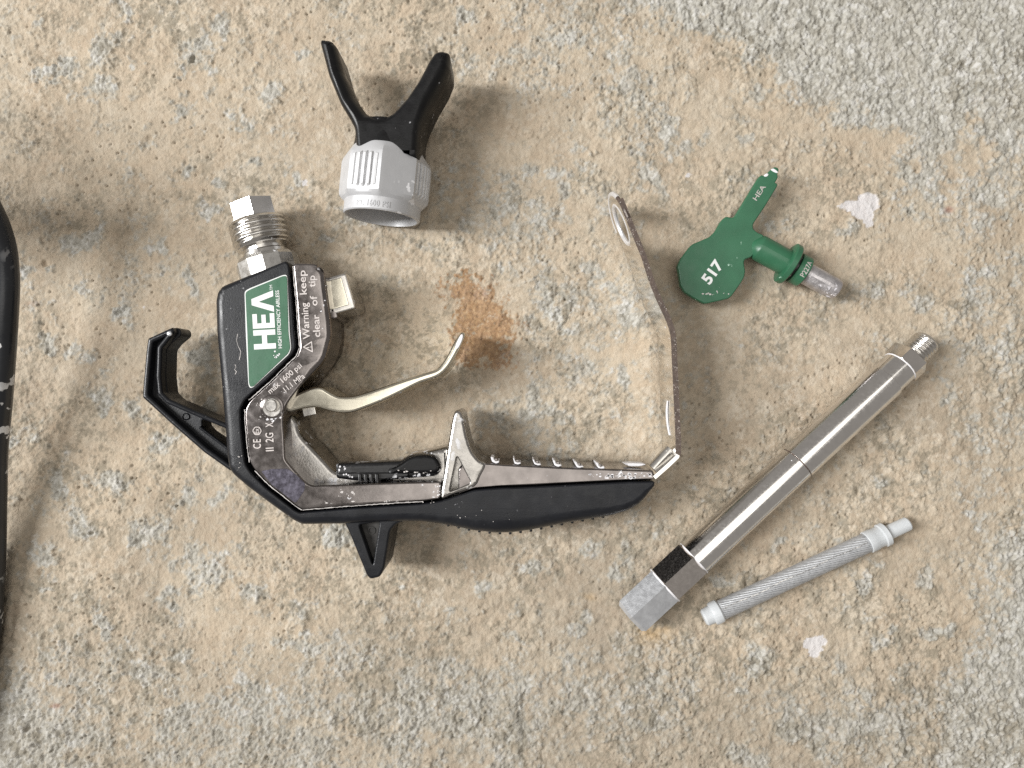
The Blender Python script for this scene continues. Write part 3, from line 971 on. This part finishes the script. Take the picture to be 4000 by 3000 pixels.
# blue reflection painted onto the lower corner of the casting
plate('corner_reflection', [rnd([(1020, 1840), (1060, 1832), (1122, 1830), (1150, 1848), (1192, 1888), (1190, 1915), (1158, 1962), (1150, 1962), (1060, 1892)], 8, 3)],
      26, 27.12, blue_reflection, body, bev=.05, segs=1, zo=27)

# pivot pin
pin_c = PX(1063, 1588, 27)
lathe('pivot_boss', pin_c, (0, 0, 1), [(-2, 4.3), (.35, 4.2), (.6, 3.8), (.6, .01)], 40, cast_metal, body)
pin = lathe('pivot_pin', PX(1066, 1592, 27), (0, 0, 1), [(-2, 3.3), (1.0, 3.3), (1.2, 3.1), (1.2, .01)], 40, steel, gun)
lathe('pin_head', PX(1061, 1584, 28.8), (0, 0, 1), [(-2, 2.2), (.5, 2.2), (.8, 1.9), (.8, .01)], 40, steel, pin)

# trigger
tr = [(1118, 1612), (1110, 1585), (1140, 1550), (1174, 1531), (1208, 1517), (1236, 1510), (1258, 1513), (1285, 1529), (1317, 1546), (1346, 1549), (1389, 1545), (1462, 1523),
      (1570, 1486), (1661, 1457), (1706, 1441), (1733, 1411), (1751, 1382), (1771, 1342), (1792, 1308), (1806, 1297), (1817, 1305), (1809, 1333),
      (1780, 1391), (1747, 1442), (1708, 1474), (1642, 1497), (1570, 1532), (1498, 1566), (1425, 1595), (1371, 1612), (1324, 1613), (1281, 1604),
      (1237, 1592), (1190, 1595)]
trig = plate('trigger', [sm(tr, 3)], 5, 22.5, trigger_metal, gun, bev=1.1, zo=21.8, segs=4)
plate('paint_crust', [sm([(1779, 1352), (1790, 1325), (1802, 1306), (1809, 1312), (1803, 1335), (1788, 1362)], 3)], 20, 22.75, white_paint, trig, bev=.2, zo=22.5)
box('stop_stud', PX(1219, 1606, 12), (.97, .2, 0), (-.2, .97, 0), (2.4, 1.5, 4), steel, gun, .3)

# trigger lock
lock = plate('trigger_lock', [rnd([(1311, 1811), (1440, 1806), (1571, 1800), (1598, 1779), (1652, 1772), (1693, 1777), (1719, 1803), (1724, 1839), (1702, 1860), (1600, 1868), (1480, 1879),
                                  (1399, 1879), (1313, 1869)], 12, 3)], 15, 21.5, plastic_painty, gun, bev=1.6, zo=20.5, segs=4)
plate('lock_lever', [rnd(sm([(1512, 1842), (1540, 1826), (1572, 1806), (1604, 1785), (1652, 1777), (1692, 1781), (1714, 1805), (1717, 1832), (1698, 1848), (1640, 1850), (1580, 1850)], 2), 6, 2)],
      20, 23.6, plastic_black, lock, bev=1.3, zo=23)
plate('lock_rail', [rnd([(1316, 1847), (1400, 1846), (1600, 1846), (1594, 1862), (1480, 1874), (1322, 1865)], 6, 2)], 20, 22.4, plastic_painty, lock, bev=.5, zo=22)
for k in range(4):
    box('lock_tooth', PX(1408 + 22 * k, 1866, 22.3), (1, 0, 0), (0, 1, 0), (.55, 1.4, 1.2), plastic_painty, lock, .25)

# threaded fitting at the head
A0 = PX(1058, 1072, 14)
B0 = PX(984, 792, 14)
fd = (B0 - A0)
fl = fd.length * 1e3
fit = lathe('fitting_collar', A0, fd, [(-4, 11.0), (0, 11.2), (5.2, 11.2), (6.0, 10.6), (6.6, 10.2), (6.6, 8.6)], 12, M('satin_steel', (.55, .54, .52), .36, 1.0, .15, 200, .08, .1, 1200, .06, 420), gun, phase=R(10), angle=15)
lathe('fitting_neck', A0, fd, [(5.5, 8.4), (8.3, 8.0), (8.8, 7.4), (12.2, 7.4)], 40, steel, gun)
thread('fitting_thread', A0, fd, 10.4, 20.6, 10.4, 1.15, 2.05, steel, gun)
lathe('fitting_hex', A0, fd, [(20.0, 8.3), (27.4, 8.3), (27.8, 7.9), (27.8, 5.2), (25.5, 5.0)], 6, M('satin_hex', (.80, .79, .78), .22, 1.0, .06, 200, .05), gun, phase=R(13), angle=20)

# square valve nut on the right of the head
nd = Vector((.962, .272, 0))
box('valve_nut', PX(1331, 1162, 13), nd, (-.272, .962, 0), (6.0, 6.9, 8.5), steel, gun, 1.3)
box('valve_cap', PX(1328, 1160, 13), nd, (-.272, .962, 0), (4.2, 5.3, 8.75), trigger_metal, gun, .5)
box('valve_seat', PX(1282, 1176, 12), nd, (-.272, .962, 0), (4.0, 8.6, 9.5), cast_metal, gun, 1.0)

# trigger guard: flat strip standing on edge, open hook end with a round hole
GZ0, GZ1 = 3.0, 27.0
ga, gb = PX(2404, 727, GZ1), PX(2516, 1004, GZ1)
dirg = (gb - ga).to_2d()
Lg = dirg.length * 1e3
dirg.normalize()
nrm = Vector((-dirg.y, dirg.x))
hh = (GZ1 - GZ0) / 2
out2 = []
for k in range(25):
    a = math.pi / 2 + math.pi * k / 24
    out2.append((hh + hh * math.cos(a), hh + hh * math.sin(a)))
out2 = out2 + [(Lg * k / 6, 0) for k in range(4, 7)] + [(Lg, GZ1 - GZ0)] + [(Lg * k / 6, GZ1 - GZ0) for k in (5, 4)]
hol2 = [(hh - .3 + 7.6 * math.cos(2 * math.pi * k / 40), hh + 7.4 * math.sin(2 * math.pi * k / 40)) for k in range(40)]
V, F = [], []
th = .6
allp = out2 + hol2
for side_ in (-1, 1):
    for s_, h_ in allp:
        p = ga.to_2d() + dirg * (s_ * 1e-3) + nrm * (side_ * th * 1e-3)
        V.append(Vector((p.x, p.y, (GZ0 + h_) * 1e-3)))
tess = geometry.tessellate_polygon([[Vector((a, b_, 0)) for a, b_ in out2], [Vector((a, b_, 0)) for a, b_ in hol2]])
nA = len(allp)
for t in tess:
    F.append(tuple(t))
    F.append(tuple(nA + i for i in t))
for base, m in ((0, len(out2)), (len(out2), len(hol2))):
    for i in range(m):
        j = (i + 1) % m
        F.append((base + i, base + j, nA + base + j, nA + base + i))
guard = mk('trigger_guard', V, F, chrome_guard, gun, 30)
line = sm([(2516, 1004), (2545, 1095), (2575, 1170), (2613, 1253), (2630, 1313), (2635, 1404), (2642, 1554), (2649, 1705), (2650, 1772)], 5, closed=False)


def strip(name, line, z0, z1, t, mat, parent, zo, lift=0):
    P = [PX(a, b_, zo).to_2d() for a, b_ in line]
    Vv, Ff = [], []
    m = len(P)
    for i in range(m):
        d = (P[min(i + 1, m - 1)] - P[max(i - 1, 0)]).normalized()
        n = Vector((-d.y, d.x)) * t * 1e-3
        for q, z in ((P[i] - n, z0), (P[i] + n, z0), (P[i] + n, z1), (P[i] - n, z1)):
            Vv.append(Vector((q.x, q.y, z * 1e-3)))
    for i in range(m - 1):
        for k in range(4):
            Ff.append((i * 4 + k, i * 4 + (k + 1) % 4, (i + 1) * 4 + (k + 1) % 4, (i + 1) * 4 + k))
    Ff += [(0, 1, 2, 3), tuple((m - 1) * 4 + k for k in range(4))]
    return mk(name, Vv, Ff, mat, parent, 30)


strip('guard_strip', line, GZ0, GZ1, .6, chrome_guard, guard, GZ1)
strip('guard_edge', [(2424, 776), (2470, 890)] + line + [(2648, 1776)], GZ1 - .3, GZ1 + .14, .95, edge_worn, guard, GZ1)


sweep('lower_edge', [Vector((PX(a, b_, GZ1).x, PX(a, b_, GZ1).y, GZ0 * 1e-3)) for a, b_ in [(2462, 870)] + line], .7, 8, steel, guard)


def on_end(s_, h_, off=0.0):
    p = ga.to_2d() + dirg * (s_ * 1e-3) + nrm * (off * 1e-3)
    return Vector((p.x, p.y, (GZ0 + h_) * 1e-3))


sweep('guard_edge', [on_end(*out2[k]) for k in range(6, 25)][::-1], .85, 8, rim_metal, guard)
sweep('guard_edge', [on_end(*out2[k]) for k in range(0, 8)], .75, 8, edge_worn, guard)
sweep('hole_rim', [on_end(*p) for p in hol2 + hol2[:1]], .85, 8, rim_metal, guard)
strip('guard_foot', [(2650, 1768), (2646, 1784), (2606, 1822), (2556, 1866)], 5, 26.6, .7, chrome_guard, guard, 26.6)
sweep('guard_pin', [PX(2620, 1756, 18), PX(2585, 1792, 18), PX(2550, 1830, 18)], 2.3, 20, steel, guard)
V, F = [], []
for i in range(13):
    t = i / 12
    p = PX(2640 + 8 * t, 1568 + 140 * t, GZ1)
    zc = 13.5 + 3.0 * (t - .5) ** 2 * 4
    hw = 1.5 * math.sin(math.pi * (.06 + .88 * t)) ** .6
    for dz, dx in ((-hw, -.55), (-hw * .5, -.85), (hw * .5, -.85), (hw, -.55)):
        V.append(Vector((p.x + dx * 1e-3, p.y, (zc + dz) * 1e-3)))
for i in range(12):
    for q in range(3):
        F.append((i * 4 + q, i * 4 + q + 1, (i + 1) * 4 + q + 1, (i + 1) * 4 + q))
mk('paint_crust', V, F, white_paint, guard, 50)



def spatter(name, x0, x1, y0, y1, n, size, z, mat, parent, seed, drift=1.0):
    """flat crumbs of dried paint scattered over a flat top"""
    r = random.Random(seed)
    V, F = [], []
    for _ in range(n):
        cx, cy = r.uniform(x0, x1), r.uniform(y0, y1)
        sz = size * r.uniform(.25, 1) ** 1.5
        k = r.randint(5, 7)
        base = len(V)
        ph = r.uniform(0, 6.28)
        ring = []
        for i in range(k):
            a = ph + 2 * math.pi * i / k
            q = sz * r.uniform(.5, 1.2)
            ring.append((cx + q * drift * math.cos(a), cy + q * math.sin(a)))
        V += [PX(a, b_, z - .1) for a, b_ in ring] + [PX(a, b_, z + .07) for a, b_ in ring]
        F.append(tuple(base + k + i for i in range(k)))
        for i in range(k):
            j = (i + 1) % k
            F.append((base + i, base + j, base + k + j, base + k + i))
    return mk(name, V, F, mat, parent, 30)


def scratch(name, pts, half, z, mat, parent):
    V, F = [], []
    r = random.Random(len(pts) + int(pts[0][0]))
    for i, (a, b_) in enumerate(pts):
        d = np.array(pts[min(i + 1, len(pts) - 1)], float) - np.array(pts[max(i - 1, 0)], float)
        d /= np.linalg.norm(d)
        hw = half * r.uniform(.5, 1.3)
        for sg in (-1, 1):
            V.append(PX(a - d[1] * hw * sg, b_ + d[0] * hw * sg, z + .06))
    for i in range(len(pts) - 1):
        F.append((2 * i, 2 * i + 1, 2 * i + 3, 2 * i + 2))
    return mk(name, V, F, mat, parent, 30)


spatter('paint_spatter', 2370, 2548, 1848, 1868, 60, 5, 26.3, white_paint, gun, 3, 2.0)
spatter('paint_spatter', 2290, 2370, 1850, 1862, 9, 4, 26.3, white_paint, gun, 4, 1.6)
spatter('paint_spatter', 985, 1050, 1560, 1640, 26, 5, 27.0, joint_paint, body, 6)
spatter('paint_spatter', 1040, 1100, 1618, 1648, 24, 6, 27.0, white_paint, body, 7)
spatter('paint_spatter', 1310, 1400, 1912, 1940, 12, 7, 27.0, joint_paint, body, 8)
spatter('paint_spatter', 1690, 1720, 1895, 1945, 22, 4, 27.0, white_paint, body, 9)
spatter('paint_spatter', 1240, 1700, 1955, 1965, 16, 4, 27.0, joint_paint, body, 10, 2.4)
spatter('paint_spatter', 1325, 1375, 1822, 1838, 8, 5, 21.5, white_paint, lock, 11)
spatter('paint_spatter', 1340, 1395, 1852, 1864, 8, 7, 22.4, white_paint, lock, 12)
spatter('paint_spatter', 1540, 1600, 1820, 1846, 5, 4, 23.6, joint_paint, lock, 13, 1.8)
spatter('paint_spatter', 1620, 1705, 1838, 1848, 9, 4, 23.6, joint_paint, lock, 14, 1.8)
spatter('paint_spatter', 925, 945, 1780, 1840, 10, 3, 27.2, joint_paint, shell, 15)
spatter('paint_spatter', 1780, 2000, 1990, 2040, 7, 3, 27.2, joint_paint, shell, 16)
spatter('paint_spatter', 1064, 1092, 1372, 1400, 7, 5, 27.7, white_paint, lbl, 17)
spatter('paint_spatter', 1262, 1274, 1100, 1240, 5, 3, 27.0, white_paint, body, 18)
scratch('scuff', [(928, 1304), (924, 1330), (930, 1352), (940, 1372), (938, 1390), (934, 1406)], 1.3, 27.2, joint_paint, shell)
scratch('scuff', [(918, 1424), (922, 1434), (916, 1444), (924, 1452), (918, 1462)], 1.1, 27.2, joint_paint, shell)
# hardened paint along the joint between casting and shell
jl = [(a, b_) for a, b_ in inner[::-1]]
jr = random.Random(21)
for i in range(len(jl) - 1):
    p, q = np.array(jl[i], float), np.array(jl[i + 1], float)
    L_ = np.linalg.norm(q - p)
    n_ = max(2, int(L_ / 9))
    d = (q - p) / L_
    if jr.random() < .12:
        continue
    o_ = np.array([-d[1], d[0]]) * -4.5
    scratch('paint_line', [tuple(p + (q - p) * k / n_ + o_ + np.array([jr.uniform(-1, 1), jr.uniform(-1, 1)])) for k in range(n_ + 1)], 1.5, 27.12, joint_paint, body)

# ------------------------------------------------------------------ tip guard (wings on a grey nut)
TA, TB = PX(1519, 575, 16), PX(1491, 852, 16)
tg = thing('tip_guard', Vector((TB.x, TB.y + .014, 0)), 'black two winged tip guard with ribbed grey retaining nut', 'tip guard')
td = TB - TA
tl = td.length * 1e3
Rn = 15.6
D_, up_, sd_ = frame(td)
sgn = 1 if sd_.x > 0 else -1      # so that a positive angle leans to the right of the picture


def octm(t, th_, r):
    k = np.interp(t, [2, 6, 19.5, 22.3], [0, 1, 1, 0])
    a = (th_ * sgn - R(27)) % (math.pi / 4)
    a = abs(((th_ * sgn - R(27) + math.pi / 8) % (math.pi / 4)) - math.pi / 8)
    flat = math.cos(math.pi / 8) / math.cos(a) * 1.055
    return r * (1 + k * (min(flat, 1.052) - 1))


prof = [(1.2, 10), (1.4, 12.2), (2.2, 12.9), (3.4, 13.7), (4.6, 14.5), (6, 15.2), (7.5, Rn), (10, Rn), (14, Rn), (18, Rn), (19.6, Rn - .2), (20.6, 14.9), (21.6, 14.0), (22.3, 13.9), (24.5, 13.9), (tl - .4, 13.9), (tl, 13.5),
        (tl, 12.9), (tl - 2, 12.6), (tl - 10, 12.3), (tl - 14, 12.0), (tl - 14, .5)]
nut = lathe('retaining_nut', TA, td, prof, 128, nut_grey, tg, rmod=octm, cap=False, angle=16, phase=R(49.5) * sgn)
for base_ang in (-18, 72, -108, 162):
    for k in range(5):
        ang = R(base_ang + (k - 2) * 8.0) * sgn
        rad_ = (Rn * .985) * 1e-3
        V, F = [], []
        hw = .050
        for t, lift in ((6.2, -.5), (7.4, .8), (18.0, .8), (19.2, -.5)):
            for da, l2 in ((-hw, -.6), (-hw * .45, lift), (hw * .45, lift), (hw, -.6)):
                rr = rad_ + l2 * 1e-3
                V.append(TA + D_ * t * 1e-3 + (up_ * math.cos(ang + da) + sd_ * math.sin(ang + da)) * rr)
        for r_ in range(3):
            for q in range(3):
                F.append((r_ * 4 + q, r_ * 4 + q + 1, (r_ + 1) * 4 + q + 1, (r_ + 1) * 4 + q))
        mk('nut_rib', V, F, nut_worn, nut, 25)
V, F = glyphs('PR. 1600 PSI', .01, spacing=1.15)
x0, x1 = min(v.x for v in V), max(v.x for v in V)
W = []
for v_ in V:
    ang = R(-25 + 50 * (v_.x - x0) / (x1 - x0) - 4) * sgn
    t = 25.2 - v_.y / CAPH * 2.1
    rr = (13.9 + (.16 if v_.z > 0 else -.2)) * 1e-3
    W.append(TA + D_ * t * 1e-3 + (up_ * math.cos(ang) + sd_ * math.sin(ang)) * rr)
mk('lettering', W, F, nut_grey, nut, 30)
lathe('guard_collar', TA, td, [(-7.5, 8), (-7.0, 11.4), (-6, 12.0), (1.9, 12.6), (2.2, 12.2)], 64, plastic_black, tg)
wing = [(1254, 172, 2), (1258, 162, 2), (1293, 161, 2.4), (1314, 178, 3), (1344, 285, 3.6), (1386, 380, 4), (1430, 440, 4), (1462, 458, 3), (1497, 463, 2.6), (1535, 450, 2.2), (1590, 392, 2), (1640, 318, 2),
        (1680, 240, 2), (1700, 212, 2), (1722, 206, 2), (1758, 209, 2.5), (1760, 262, 3.6), (1736, 320, 4), (1694, 392, 4), (1652, 480, 3.4), (1642, 520, 3), (1636, 630, 3), (1520, 620, 2), (1396, 605, 2), (1388, 505, 2),
        (1373, 475, 2), (1332, 407, 2), (1286, 295, 2)]
wings = plate('wings', [rnd(wing, 12, 3)], 9.0, 28.3, plastic_black, tg, bev=1.9, zo=25.5, segs=5, shape=1.5)

# ------------------------------------------------------------------ green spray tip
FZ = 9.6
fa, fb = PX(2900, 935, 8.0), PX(3282, 1140, 7.0)
fdir = fb - fa
fdir.z = 0
tip = thing('spray_tip', Vector((PX(3060, 1030).x, PX(3060, 1030).y, 0)), 'green plastic spray tip with flat flag handle printed 517', 'spray tip')
flag = [(3013, 661), (3025, 651), (3036, 653), (3044, 660), (3042, 670), (3037, 678), (3041, 690), (3032, 708), (3028, 713), (3037, 716), (3038, 726), (2988, 808), (2942, 876), (2943, 894), (2960, 908),
        (2985, 918), (2960, 980), (2933, 1005), (2911, 1012), (2906, 1024), (2912, 1058), (2909, 1080), (2898, 1101), (2859, 1156), (2847, 1166), (2768, 1184), (2752, 1186),
        (2714, 1166), (2674, 1141), (2659, 1117), (2653, 1070), (2647, 1039), (2659, 1011), (2694, 964), (2706, 953), (2749, 935), (2772, 925), (2796, 902), (2815, 866),
        (2830, 849), (2841, 845), (2855, 850), (2870, 847), (2882, 827), (2925, 757), (2966, 690), (2977, 682), (2990, 688), (2997, 676)]
fl_ = plate('flag_handle', [rnd(flag, 6, 2)], 7.0, FZ, green, tip, bev=.5, zo=FZ)
plate('paint_crust', [sm([(2985, 684), (2995, 677), (3002, 680), (2998, 688), (2988, 690)], 2)], FZ - .5, FZ + .12, white_paint, fl_, bev=.1)
plate('paint_crust', [sm([(3012, 662), (3022, 658), (3038, 670), (3036, 676), (3020, 670)], 2)], FZ - .5, FZ + .12, white_paint, fl_, bev=.1)
spatter('paint_spatter', 2738, 2806, 1144, 1152, 9, 4, FZ, joint_paint, fl_, 22, 2.0)
spatter('paint_spatter', 2800, 2850, 1118, 1150, 6, 4, FZ, joint_paint, fl_, 23)
text('lettering', '517', (2771, 1113), (2827, 1034), 40, FZ, label_white, fl_, bold=.035, thick=.08)
text('lettering', 'HEA', (2955, 785), (2992, 730), 19, FZ, letter_metal, fl_, bold=.01, thick=.08)
AX = PX(2935, 952, 8.0)
AX.z = .0080
fx = (PX(3276, 1137, 8.0) - AX)
fx.z = 0
lathe('tip_barrel', AX, fx, [(-1.2, .3), (2.6, 4.7), (3.4, 4.9), (15.2, 4.9)], 40, green, tip, angle=50)
flz = lathe('tip_flange', AX, fx, [(14.6, 4.8), (14.7, 7.5), (15.1, 8.0), (16.8, 8.0), (17.2, 7.6), (17.2, 4.6)], 56, green, tip, angle=40)
lathe('tip_groove', AX, fx, [(16.8, 5.0), (19.2, 5.0)], 40, plastic_painty, tip)
ring = lathe('tip_collar', AX, fx, [(18.6, 5.2), (18.8, 5.9), (22.6, 5.9), (23, 5.5), (23, 3.9)], 48, green, tip, angle=40)
lathe('tip_stem', AX, fx, [(22.6, 3.95), (23.0, 4.15), (33.6, 4.0), (34.2, 4.05), (36.4, 3.9), (37, 3.5), (37, .1)], 40, stem_metal, tip, angle=40)
Df, uf, sf = frame(fx)
V, F = [], []
for t in (24.6, 33.2):
    for a, rr in ((-.20, 3.9), (-.20, 4.45), (.20, 4.45), (.20, 3.9)):
        aa = a + (R(28) if sf.x < 0 else -R(28))
        V.append(AX + Df * t * 1e-3 + (uf * math.cos(aa) + sf * math.sin(aa)) * rr * 1e-3)
F = [(0, 1, 5, 4), (1, 2, 6, 5), (2, 3, 7, 6), (0, 1, 2, 3), (4, 5, 6, 7)]
mk('stem_key', V, F, stem_metal, tip, 30)
V, F = glyphs('P227A', .01)
x0, x1 = min(v.x for v in V), max(v.x for v in V)
W = []
sg2 = 1 if sf.y < 0 else -1
for v_ in V:
    # runs round the collar, read from lower left to upper right
    ang = -sg2 * R(-34 + 62 * (v_.x - x0) / (x1 - x0))
    t = 22.2 - v_.y / CAPH * 1.8
    rr = (5.9 + (.1 if v_.z > 0 else -.2)) * 1e-3
    W.append(AX + Df * t * 1e-3 + (uf * math.cos(ang) + sf * math.sin(ang)) * rr)
mk('lettering', W, F, letter_metal, ring, 30)

# ------------------------------------------------------------------ extension tube
EZ = 8.0
E0, E1 = PX(2463, 2411, EZ), PX(3622, 1333, EZ)
ed = E1 - E0
k_ = (CAM_H - EZ * 1e-3) / CAM_H * .1      # mm for each pixel at the axis
ext = thing('extension_tube', Vector((PX(3040, 1875).x, PX(3040, 1875).y, 0)), 'polished metal extension tube with hexagonal ends and a threaded tip', 'extension tube')


def T(px_):
    return px_ * k_


lathe('aluminium_hex', E0, ed, [(0, 5.5), (0, 6.9), (1.3, 8.15), (T(182), 8.15), (T(182), 6)], 6, dull_alu, ext, phase=R(-17), angle=20)
lathe('joint_ring', E0, ed, [(T(180), 7.3), (T(181), 7.75), (T(187), 7.75), (T(188), 7.3)], 48, white_paint, ext)
lathe('hex_nut', E0, ed, [(T(186), 6.6), (T(186), 7.9), (T(190), 8.15), (T(330), 8.15), (T(337), 7.7), (T(337), 6.6)], 6, brushed, ext, phase=R(-22), angle=20)
lathe('joint_ring', E0, ed, [(T(335), 6.6), (T(336), 7.25), (T(341), 7.2), (T(342), 6.6)], 48, white_paint, ext)
lathe('tube_section', E0, ed, [(T(336), 6.9), (T(884), 6.95), (T(886), 6.7)], 96, tube_metal, ext)
lathe('joint_groove', E0, ed, [(T(885), 6.7), (T(891), 6.7)], 64, edge_worn, ext)
lathe('tube_section', E0, ed, [(T(888), 6.7), (T(889), 7.1), (T(1358), 7.15), (T(1361), 6.8)], 96, tube_metal, ext)
lathe('tube_neck', E0, ed, [(T(1360), 6.7), (T(1436), 6.6), (T(1438), 6.2)], 96, tube_metal, ext)
lathe('joint_ring', E0, ed, [(T(1434), 6.2), (T(1436), 6.75), (T(1440), 6.75), (T(1442), 6.2)], 48, white_paint, ext)
lathe('end_hex', E0, ed, [(T(1437), 6.3), (T(1439), 7.65), (T(1492), 7.65), (T(1501), 6.4), (T(1501), 4.0)], 6, chrome, ext, phase=R(-35), angle=20)
lathe('end_neck', E0, ed, [(T(1499), 4.4), (T(1516), 4.4)], 40, steel, ext)
thread('end_thread', E0, ed, T(1510), T(1585), 5.1, .6, 1.35, steel, ext)

# ------------------------------------------------------------------ gun filter
FZc = 4.3
G0, G1 = PX(2752, 2413, FZc), PX(3549, 2044, FZc)
gd = G1 - G0
gl = gd.length * 1e3
flt = thing('gun_filter', Vector((PX(3140, 2240).x, PX(3140, 2240).y, 0)), 'slim woven wire mesh filter with milky white plastic end caps', 'filter')
kf = (CAM_H - FZc * 1e-3) / CAM_H * .1
lathe('filter_mesh', G0, gd, [(60 * kf, 3.4)] + [(60 * kf + (700 - 60) * kf * i / 40, 3.74 + .03 * math.sin(i * 1.7)) for i in range(41)] + [(705 * kf, 3.4)], 64, mesh_mat(), flt)
capm = white_plastic
lathe('end_cap', G0, gd, [(-.4, .1), (-.4, 2.6), (.3, 3.3), (3.0, 3.45), (3.2, 4.1), (3.8, 4.4), (6.2, 4.4), (6.7, 4.0), (6.7, 3.4)], 40, capm, flt, angle=30)
c2 = lathe('end_cap', G0, gd, [(698 * kf, 3.3), (698 * kf, 4.05), (700 * kf, 4.2), (728 * kf, 4.2), (732 * kf, 3.98), (758 * kf, 3.98), (762 * kf, 4.5), (780 * kf, 4.5), (784 * kf, 3.9), (784 * kf, 2.75),
                              (gl - .5, 2.65), (gl, 2.3), (gl, .1)], 40, capm, flt, angle=30)
Dg, ug, sg_ = frame(gd)
V, F = [], []
sgn3 = 1 if sg_.y > 0 else -1
rr_ = random.Random(4)
for i in range(90):
    t = (75 + (690 - 75) * i / 89) * kf
    wob = .05 * math.sin(i * .21) + rr_.uniform(-.02, .02)
    for da, r_ in ((-.035, 3.6), (-.02, 3.86), (.02, 3.86), (.035, 3.6)):
        aa = sgn3 * (R(22) + wob + da)
        V.append(G0 + Dg * t * 1e-3 + (ug * math.cos(aa) + sg_ * math.sin(aa)) * (r_ + rr_.uniform(-.05, .05)) * 1e-3)
for i in range(89):
    for q in range(3):
        F.append((i * 4 + q, i * 4 + q + 1, (i + 1) * 4 + q + 1, (i + 1) * 4 + q))
mk('mesh_seam', V, F, steel, flt, 40)

# ------------------------------------------------------------------ hose at the left edge, with an unseen coil added for its shade
hp = [(-2600, 30, 70), (-2000, 40, 80), (-1600, 60, 84), (-1200, 180, 84)]  # unseen tail, added to shade the upper left corner
for k in range(26):  # unseen coil, added to cast soft shade along the left edge
    a_ = R(60 + 42 * k)
    hp.append((-1560 + (430 + 5 * k) * math.sin(a_), 540 - (150 - 2 * k) * math.cos(a_), 84 - k * .7))
hp += [(-1000, 640, 66), (-560, 625, 58), (-250, 635, 50), (-125, 690, 43), (-36, 829, 36), (8, 950, 31), (24, 1082, 28), (19, 1239, 26), (8, 1420, 23), (-2, 1564, 19.5),
       (-18, 1745, 15), (-22, 1925, 11), (-26, 2167, 6.5), (-34, 2347, 4.8), (-50, 2528, 4.4), (-95, 2760, 4.4), (-185, 3050, 4.4), (-345, 3350, 4.4)]
hpath = [PX(*p) for p in sm(hp, 6, closed=False)]
hose = sweep('hose', hpath, 4.1, 32, hose_mat())
hose['label'] = 'black rubber paint hose spotted with white paint at the left edge, with an unseen coil added to cast shade'
hose['category'] = 'hose'
